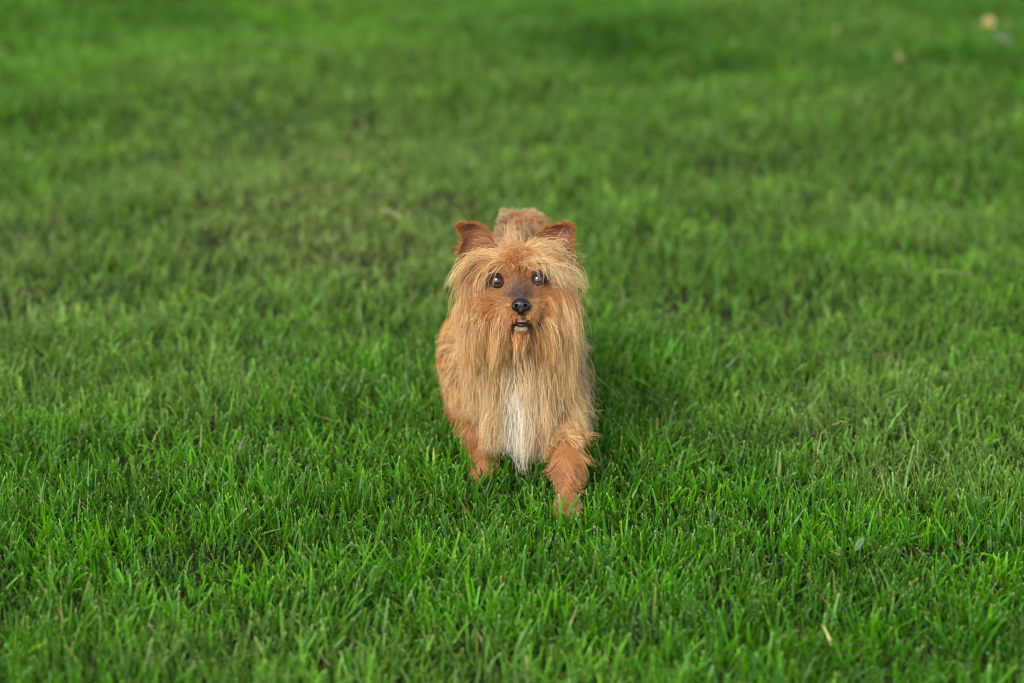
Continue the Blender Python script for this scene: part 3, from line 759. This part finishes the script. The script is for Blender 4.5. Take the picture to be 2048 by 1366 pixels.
cr_ = np.tile(mixc(C_TAN[None], C_CREAM, np.array([.3]))[0], (N, 1)); ct = np.tile(mixc(C_GOLD[None], C_CREAM, np.array([.8]))[0] * np.array([.97, 1.0, 1.06]), (N, 1))
lf = sstep(CHX - .02, CHX - .06, x); cr_ = mixc(cr_, C_RUST, .6 * lf + .5 * low); ct = mixc(ct, C_GOLD, .6 * lf); ct = mixc(ct, mixc(C_RUST[None], C_GOLD, np.array([.5]))[0], .6 * low * (np.abs(x - CHX) > .022))
rear = sstep(2.83, 2.88, y); cr_ = mixc(cr_, C_RUST, rear * (x < CHX)); ct = mixc(ct, C_GOLD, rear * (x < CHX))
gr = sstep(CHX + .018, CHX + .031, x) * sstep(2.72, 2.75, y) * sstep(.085, .13, z); gr = np.maximum(gr, back * sstep(2.84, 2.9, y) * .7)
cr_ = mixc(cr_, C_GREY * .8, gr); ct = mixc(ct, C_GREY * 1.1, gr)
wx = px(1038, 760, 2.72)[0]
wh = np.exp(-((x - wx + r.normal(0, .003, N)) / .0062) ** 2) * sstep(2.80, 2.76, y) * sstep(.222, .194, z) * (.2 + .8 * sstep(.065, .115, z)) * (r.random(N) < .88); cr_ = mixc(cr_, C_WHITE * 1.2, wh * 1.15); ct = mixc(ct, C_WHITE, wh * 1.15)
C = shade(cr_ * .75, ct, n_, near, 67, .25, .33); wk = (wh * .85)[:, None, None]; C = C * (1 - wk) + C_WHITE * wk
add_hair('body_hair', P, taper(n_, .00024, N, 66), C)

# --- legs
def w_leg(c):
    return (c[:, 2] < .10).astype(float)
N = 15000
R, Nn = scatter(BV, BQ, N, w_leg, 71); r = np.random.default_rng(72); x, y, z = R.T
L = (.006 + .014 * sstep(.018, .06, z) - .008 * sstep(.055, .085, z)) * r.uniform(.4, 1.4, N)
fl = np.stack([0 * x, .05 + 0 * x, -1 + 0 * x], -1)
axx = np.where(x > 0, np.interp(z, [0, .05, .11], [PAW_R[0], WR_R[0], EL_R[0]]), np.interp(z, [0, .05, .11], [PAW_L[0], WR_L[0], EL_L[0]]))
fl[:, 0] += np.clip((x - axx) * 40, -.6, .6)
d0 = norm(norm(fl) + Nn * .30 + r.normal(0, .15, (N, 3)))
P = simulate(R, Nn, d0, L, np.full(N, .10), np.full(N, .05), 9, np.full(N, .0015), seed=73)
P, near = clump(P, R, 420, .85, .0007, 1.1, 74); P = frizz(P, L * .03, 75)
cr_ = np.tile(C_RUST * .65, (N, 1)); ct = np.tile(mixc(C_RUST[None], C_TAN, np.array([.35]))[0] * .9, (N, 1)); pw = sstep(.07, .03, z) * np.where(x > CHX, .7, .25); cr_ = mixc(cr_, C_MAUVE * .6, pw); ct = mixc(ct, mixc(C_MAUVE[None], C_TAN, np.array([.4]))[0], pw)
add_hair('leg_fur', P, taper(9, .0002, N, 76), shade(cr_, ct, 9, near, 77))

# --- feathering behind the legs and at the edge of the skirt
N = 1500; r = np.random.default_rng(141)
R, Nn = scatter(BV, BQ, N, lambda c: ((c[:, 2] > .03) & (c[:, 2] < .105) & (c[:, 1] < 2.82)) * np.where(c[:, 0] > 0, 1.6, 1.0), 142); x, y, z = R.T
sx = np.where(x > CHX, 1.0, -1.0); out_s = np.clip((x - np.where(x > CHX, .054, -.030)) * 60, -1, 1)
d0 = norm(np.stack([out_s * .32 + .10 * sx, np.full(N, .1), -.8 + .2 * r.random(N)], -1) + Nn * .3 + r.normal(0, .16, (N, 3)))
L = (.016 + .026 * sstep(.04, .09, z)) * r.uniform(.5, 1.3, N)
P = simulate(R, Nn, d0, L, np.full(N, .05), np.full(N, .12), 11, np.full(N, .002), seed=143)
P, near = clump(P, R, 110, .85, .0007, 1.0, 144)
add_hair('leg_feathering', P, taper(11, .0002, N, 145), shade(np.tile(C_RUST * .8, (N, 1)), np.tile(C_GOLD, (N, 1)) * .95, 11, near, 146))

# --- tail plume
TP = np.array(TAILP); tt = np.linspace(0, 1, len(TP))
N = 5000; r = np.random.default_rng(81); u = r.random(N); cpt = np.stack([np.interp(u, tt, TP[:, k]) for k in range(3)], -1)
tan = norm(np.stack([np.interp(np.minimum(u + .06, 1), tt, TP[:, k]) - np.interp(np.maximum(u - .06, 0), tt, TP[:, k]) for k in range(3)], -1))
rn = norm(np.cross(tan, norm(r.normal(0, 1, (N, 3))))); R = cpt + rn * .008
d0 = norm(tan * .55 + rn * .8 + r.normal(0, .12, (N, 3))); L = (.009 + .010 * u) * r.uniform(.6, 1.2, N)
P = simulate(R, rn, d0, L, np.full(N, .11), np.full(N, .05), 10, np.full(N, .002), seed=82)
P, near = clump(P, R, 160, .8, .0009, 1.1, 83)
cr_ = np.tile(C_RUST, (N, 1)); ct = np.tile(mixc(C_MAUVE[None], C_TAN, np.array([.5]))[0], (N, 1))
add_hair('tail_hair', P, taper(10, .00016, N, 84), shade(cr_, ct, 10, near, 85))

# --- ears: short velvet, rim fringe
allP = []; allC = []; allR = []
for ei, (f_, b_, qf_, (n1_, m1_)) in enumerate(EARS):
    for side_, S_ in ((0, f_), (1, b_)):
        R, Nn = scatter(S_, qf_, 1500 if side_ == 0 else 2600, None, 90 + ei * 2 + side_)
        if (Nn @ FV).mean() * (1 if side_ == 0 else -1) > 0: Nn = -Nn
        r = np.random.default_rng(95 + ei * 2 + side_); N = len(R); hh = toH(R) * 1000
        up = wvec(np.stack([np.full(N, .35 * (-1 if ei == 0 else 1)), np.ones(N), np.zeros(N)], -1))
        L = r.uniform(.003, .006, N) * (1 if side_ else .8)
        d0 = norm(up + Nn * .35 + r.normal(0, .2, (N, 3)))
        t5 = np.linspace(0, 1, 5)[None, :, None]
        P = R[:, None] + d0[:, None] * L[:, None, None] * t5 + DOWN * (t5 ** 2) * .0008
        cc = C_RUST if side_ else mixc(C_MAUVE[None] * .9, C_RUST, np.array([.35]))[0]
        allP.append(P); allC.append(np.tile(cc, (N, 5, 1)) * np.exp(r.normal(0, .2, (N, 1, 1))))
    rimi = np.concatenate([np.arange(4, n1_) * m1_, (n1_ - 1) * m1_ + np.arange(m1_), np.arange(n1_ - 1, 6, -1) * m1_ + m1_ - 1])
    r = np.random.default_rng(99 + ei); N = 1500; s = r.random(N) * (len(rimi) - 1.01); i0 = s.astype(int); R = f_[rimi[i0]] + (f_[rimi[i0 + 1]] - f_[rimi[i0]]) * (s - i0)[:, None]
    cen = f_.mean(0); outd = norm(R - cen + UV * .01); L = r.uniform(.002, .010, N) * r.uniform(.5, 1, N)
    d0 = norm(outd + r.normal(0, .5, (N, 3))); t5 = np.linspace(0, 1, 5)[None, :, None]
    P = R[:, None] + d0[:, None] * L[:, None, None] * t5 + DOWN * t5 ** 2 * .001
    allP.append(P); allC.append(np.where(r.random((N, 1, 1)) < .6, lin(150, 92, 52), mixc(C_RUST[None], C_GOLD, np.array([.5]))[0]) * np.ones((1, 5, 1)) * np.exp(r.normal(0, .2, (N, 1, 1))))
    # long fine hair inside the ear
    r = np.random.default_rng(111 + ei); N = 170; R, Nn = scatter(f_[: m1_ * 16], qf_[: (m1_ - 1) * 15], N, None, 112 + ei); sgn = -1 if ei == 0 else 1
    d0 = norm(wvec(np.stack([sgn * r.uniform(.5, 1.1, N), r.uniform(.1, .8, N), r.uniform(.1, .6, N)], -1))); L = r.uniform(.010, .026, N); t5 = np.linspace(0, 1, 5)[None, :, None]
    P = R[:, None] + d0[:, None] * L[:, None, None] * t5 + DOWN * t5 ** 2 * (L * .35)[:, None, None]
    allP.append(P); allC.append(np.where(r.random((N, 1, 1)) < .5, C_GOLD, C_TAN * .7) * np.ones((1, 5, 1)))
P = np.concatenate(allP); add_hair('ear_fur', P, taper(5, .00012, len(P), 98), np.concatenate(allC))

# --- tuft standing at the parting
N = 170; r = np.random.default_rng(131)
R, Nn = scatter(BV, BQ, N, lambda c: np.exp(-((toH(c)[:, 0] * 1000 + 6) / 7) ** 2) * (np.abs(toH(c)[:, 1] * 1000 - 34) < 9) * (toH(c)[:, 2] > -.045), 132); hh = toH(R) * 1000
d0 = norm(wvec(np.stack([(hh[:, 0] + 6) * .03 + r.normal(0, .22, N), np.ones(N), r.normal(0, .2, N)], -1)) + r.normal(0, .08, (N, 3)))
P = simulate(R, Nn, d0, r.uniform(.014, .046, N), np.full(N, .02), np.full(N, .06), 10, np.full(N, .001), seed=133)
P, near = clump(P, R, 14, .8, .0007, 1.2, 134)
add_hair('crown_tuft', P, taper(10, .00014, N, 135), shade(np.tile(C_RUST, (N, 1)), np.tile(C_CREAM, (N, 1)), 10, near, 136))

# --- stray hairs
N = 1700; r = np.random.default_rng(121)
R, Nn = scatter(BV, BQ, N, lambda c: ((toH(c)[:, 1] > .012) | (c[:, 2] > .12)) * 1.0 * (c[:, 1] < 2.86), 122); hh = toH(R) * 1000
k = (eye_d(hh) > 18) & (hh[:, 2] < -5); R, Nn, hh = R[k], Nn[k], hh[k]; N = len(R)
topm = hh[:, 1] > 10
fl = np.where(topm[:, None], wvec(np.stack([np.sign(hh[:, 0] + 7) * .6, np.full(N, .9), np.zeros(N)], -1)), np.array([0, 0, -1.0]) + np.sign(R[:, :1] - CHX) * np.array([.5, 0, 0]))
d0 = norm(fl + Nn * .7 + r.normal(0, .35, (N, 3))); L = r.uniform(.03, .075, N)
P = simulate(R, Nn, d0, L, .10 + r.uniform(0, .09, N), np.full(N, .08), 18, .012 + r.uniform(0, .016, N), seed=123)
C = np.where(r.random((N, 1, 1)) < .6, C_CREAM, C_GOLD) * np.ones((1, 18, 1))
add_hair('stray_hair', P, taper(18, .00011, N, 124), C)

# ------------------------------------------------------------------ lawn, then small litter on it
FEET += [(PAW_R[0], PAW_R[1] + .006, .009), (PAW_L[0], PAW_L[1] + .004, .009), (HPAW_R[0], HPAW_R[1], .016), (HPAW_L[0], HPAW_L[1], .016)]
grow_lawn()

def leaf(name, pxy, size, col, az, tilt, label, cat='leaf', wid=.5, lift=.03, curl=.35):
    g = gpix(*pxy); n_ = 9; m_ = 5
    t = np.linspace(0, 1, n_)[:, None]; s = np.linspace(-1, 1, m_)[None]
    wd = wid * np.sin(np.pi * np.clip(t * .94 + .03, 0, 1)) ** .8
    X = t - .5 + 0 * s; Y = s * wd * .5; Z = curl * (t - .5) ** 2 + .12 * np.abs(s) * wd + .04 * np.sin(9 * t + 3 * s)
    V = np.stack([X, Y, Z], -1).reshape(-1, 3) * size
    ct_, st_ = math.cos(tilt), math.sin(tilt); V = np.stack([V[:, 0] * ct_ - V[:, 2] * st_, V[:, 1], V[:, 0] * st_ + V[:, 2] * ct_], -1)
    ca, sa = math.cos(az), math.sin(az); V = np.stack([V[:, 0] * ca - V[:, 1] * sa, V[:, 0] * sa + V[:, 1] * ca, V[:, 2]], -1)
    o_ = np.array([g[0], g[1], float(terrain(np.array([g[0]]), np.array([g[1]]))[0]) + lift])
    i, j = np.meshgrid(np.arange(n_ - 1), np.arange(m_ - 1), indexing='ij'); a = i * m_ + j
    c = np.tile(col, (len(V), 1)) * (1 - .35 * (np.abs(np.tile(s, (n_, 1)).ravel()) < .2))[:, None]
    o = mesh_np(name, V, np.stack([a, a + m_, a + m_ + 1, a + 1], -1).reshape(-1, 4), STRAW, cols=c); o.location = o_
    md = o.modifiers.new('thickness', 'SOLIDIFY'); md.thickness = .0006
    tag(o, label, cat); return o
leaf('dead_leaf', (1976, 74), .042, lin(206, 176, 122), 1.2, .9, 'pale tan dead leaf standing up in the lawn near the upper right corner', wid=.7, lift=.036)
leaf('dead_leaf', (2010, 66), .026, lin(150, 120, 86), .4, .7, 'small dull brown leaf beside the pale tan dead leaf', wid=.6, lift=.034)
leaf('dead_leaf', (1796, 157), .024, lin(172, 158, 116), 1.9, .9, 'small pale leaf in the dark green lawn below the upper right corner', wid=.6, lift=.034)
leaf('fallen_leaf', (2003, 132), .07, lin(120, 128, 112), 2.2, .3, 'long grey green leaf lying in the grass under the two dead leaves', wid=.35, lift=.034)
leaf('fallen_leaf', (1718, 1112), .022, lin(98, 132, 84), .9, .6, 'single grey green broad leaf among the sharp blades at lower right', wid=.36, lift=.034)
def stalk(pts, rad, col, label, lift, head=False):
    P = np.array([gpix(*q) + np.array([0, 0, l]) for q, l in zip(pts, lift)])
    P = np.stack([np.interp(np.linspace(0, 1, 14), np.linspace(0, 1, len(P)), P[:, k]) for k in range(3)], -1)
    P[1:-1] += np.random.default_rng(len(label)).normal(0, .0006, (12, 3))
    o_ = P[0].copy(); V, Q = tube(P - o_, np.linspace(1, .5, 14) * rad, 6)
    o = mesh_np('grass_stalk', V, Q, STRAW, cols=np.tile(col, (len(V), 1))); o.location = o_
    tag(o, label, 'grass stalk')
    if head:
        hv = []; hq = []
        for k in range(9):
            c0 = P[4 + k] - o_; v, q2 = uvsphere(c0 + np.array([(-1) ** k * .0012, 0, .0005]), .0016, (.8, .8, 1.4), 6, 4); hq.append(q2 + len(np.concatenate(hv)) if hv else q2); hv.append(v)
        mesh_np('seed_head', np.concatenate(hv) + o_, np.concatenate(hq), STRAW, o, cols=np.tile(lin(196, 186, 140), (sum(len(v) for v in hv), 1)))
    return o
bpy.context.view_layer.update()
stalk([(1634, 925), (1640, 908), (1650, 902)], .0007, lin(180, 176, 122), 'pale seed stalk sticking up from the grass to the right of the dog', (.01, .025, .03), True)
stalk([(1664, 884), (1680, 880), (1694, 880)], .0007, lin(176, 168, 124), 'short bent straw lying flat on the grass tips behind the pale seed stalk', (.022, .024, .023))
stalk([(306, 912), (318, 900), (329, 890)], .0008, lin(160, 178, 120), 'pale dry straw leaning among blades left of the dog', (.018, .024, .028))
stalk([(1870, 580), (1905, 585), (1940, 587)], .0010, lin(160, 160, 110), 'thin straw lying across the soft grass near the right edge', (.03, .032, .03))
stalk([(1452, 771), (1465, 762), (1478, 751)], .0009, lin(150, 160, 130), 'thin grey straw lying diagonally on the grass to the right of the dog', (.025, .028, .03))
stalk([(770, 456), (788, 464), (805, 472)], .0022, lin(160, 156, 100), 'blurred yellowish straw lying in the worn patch left of the ears of the dog', (.03, .032, .03))
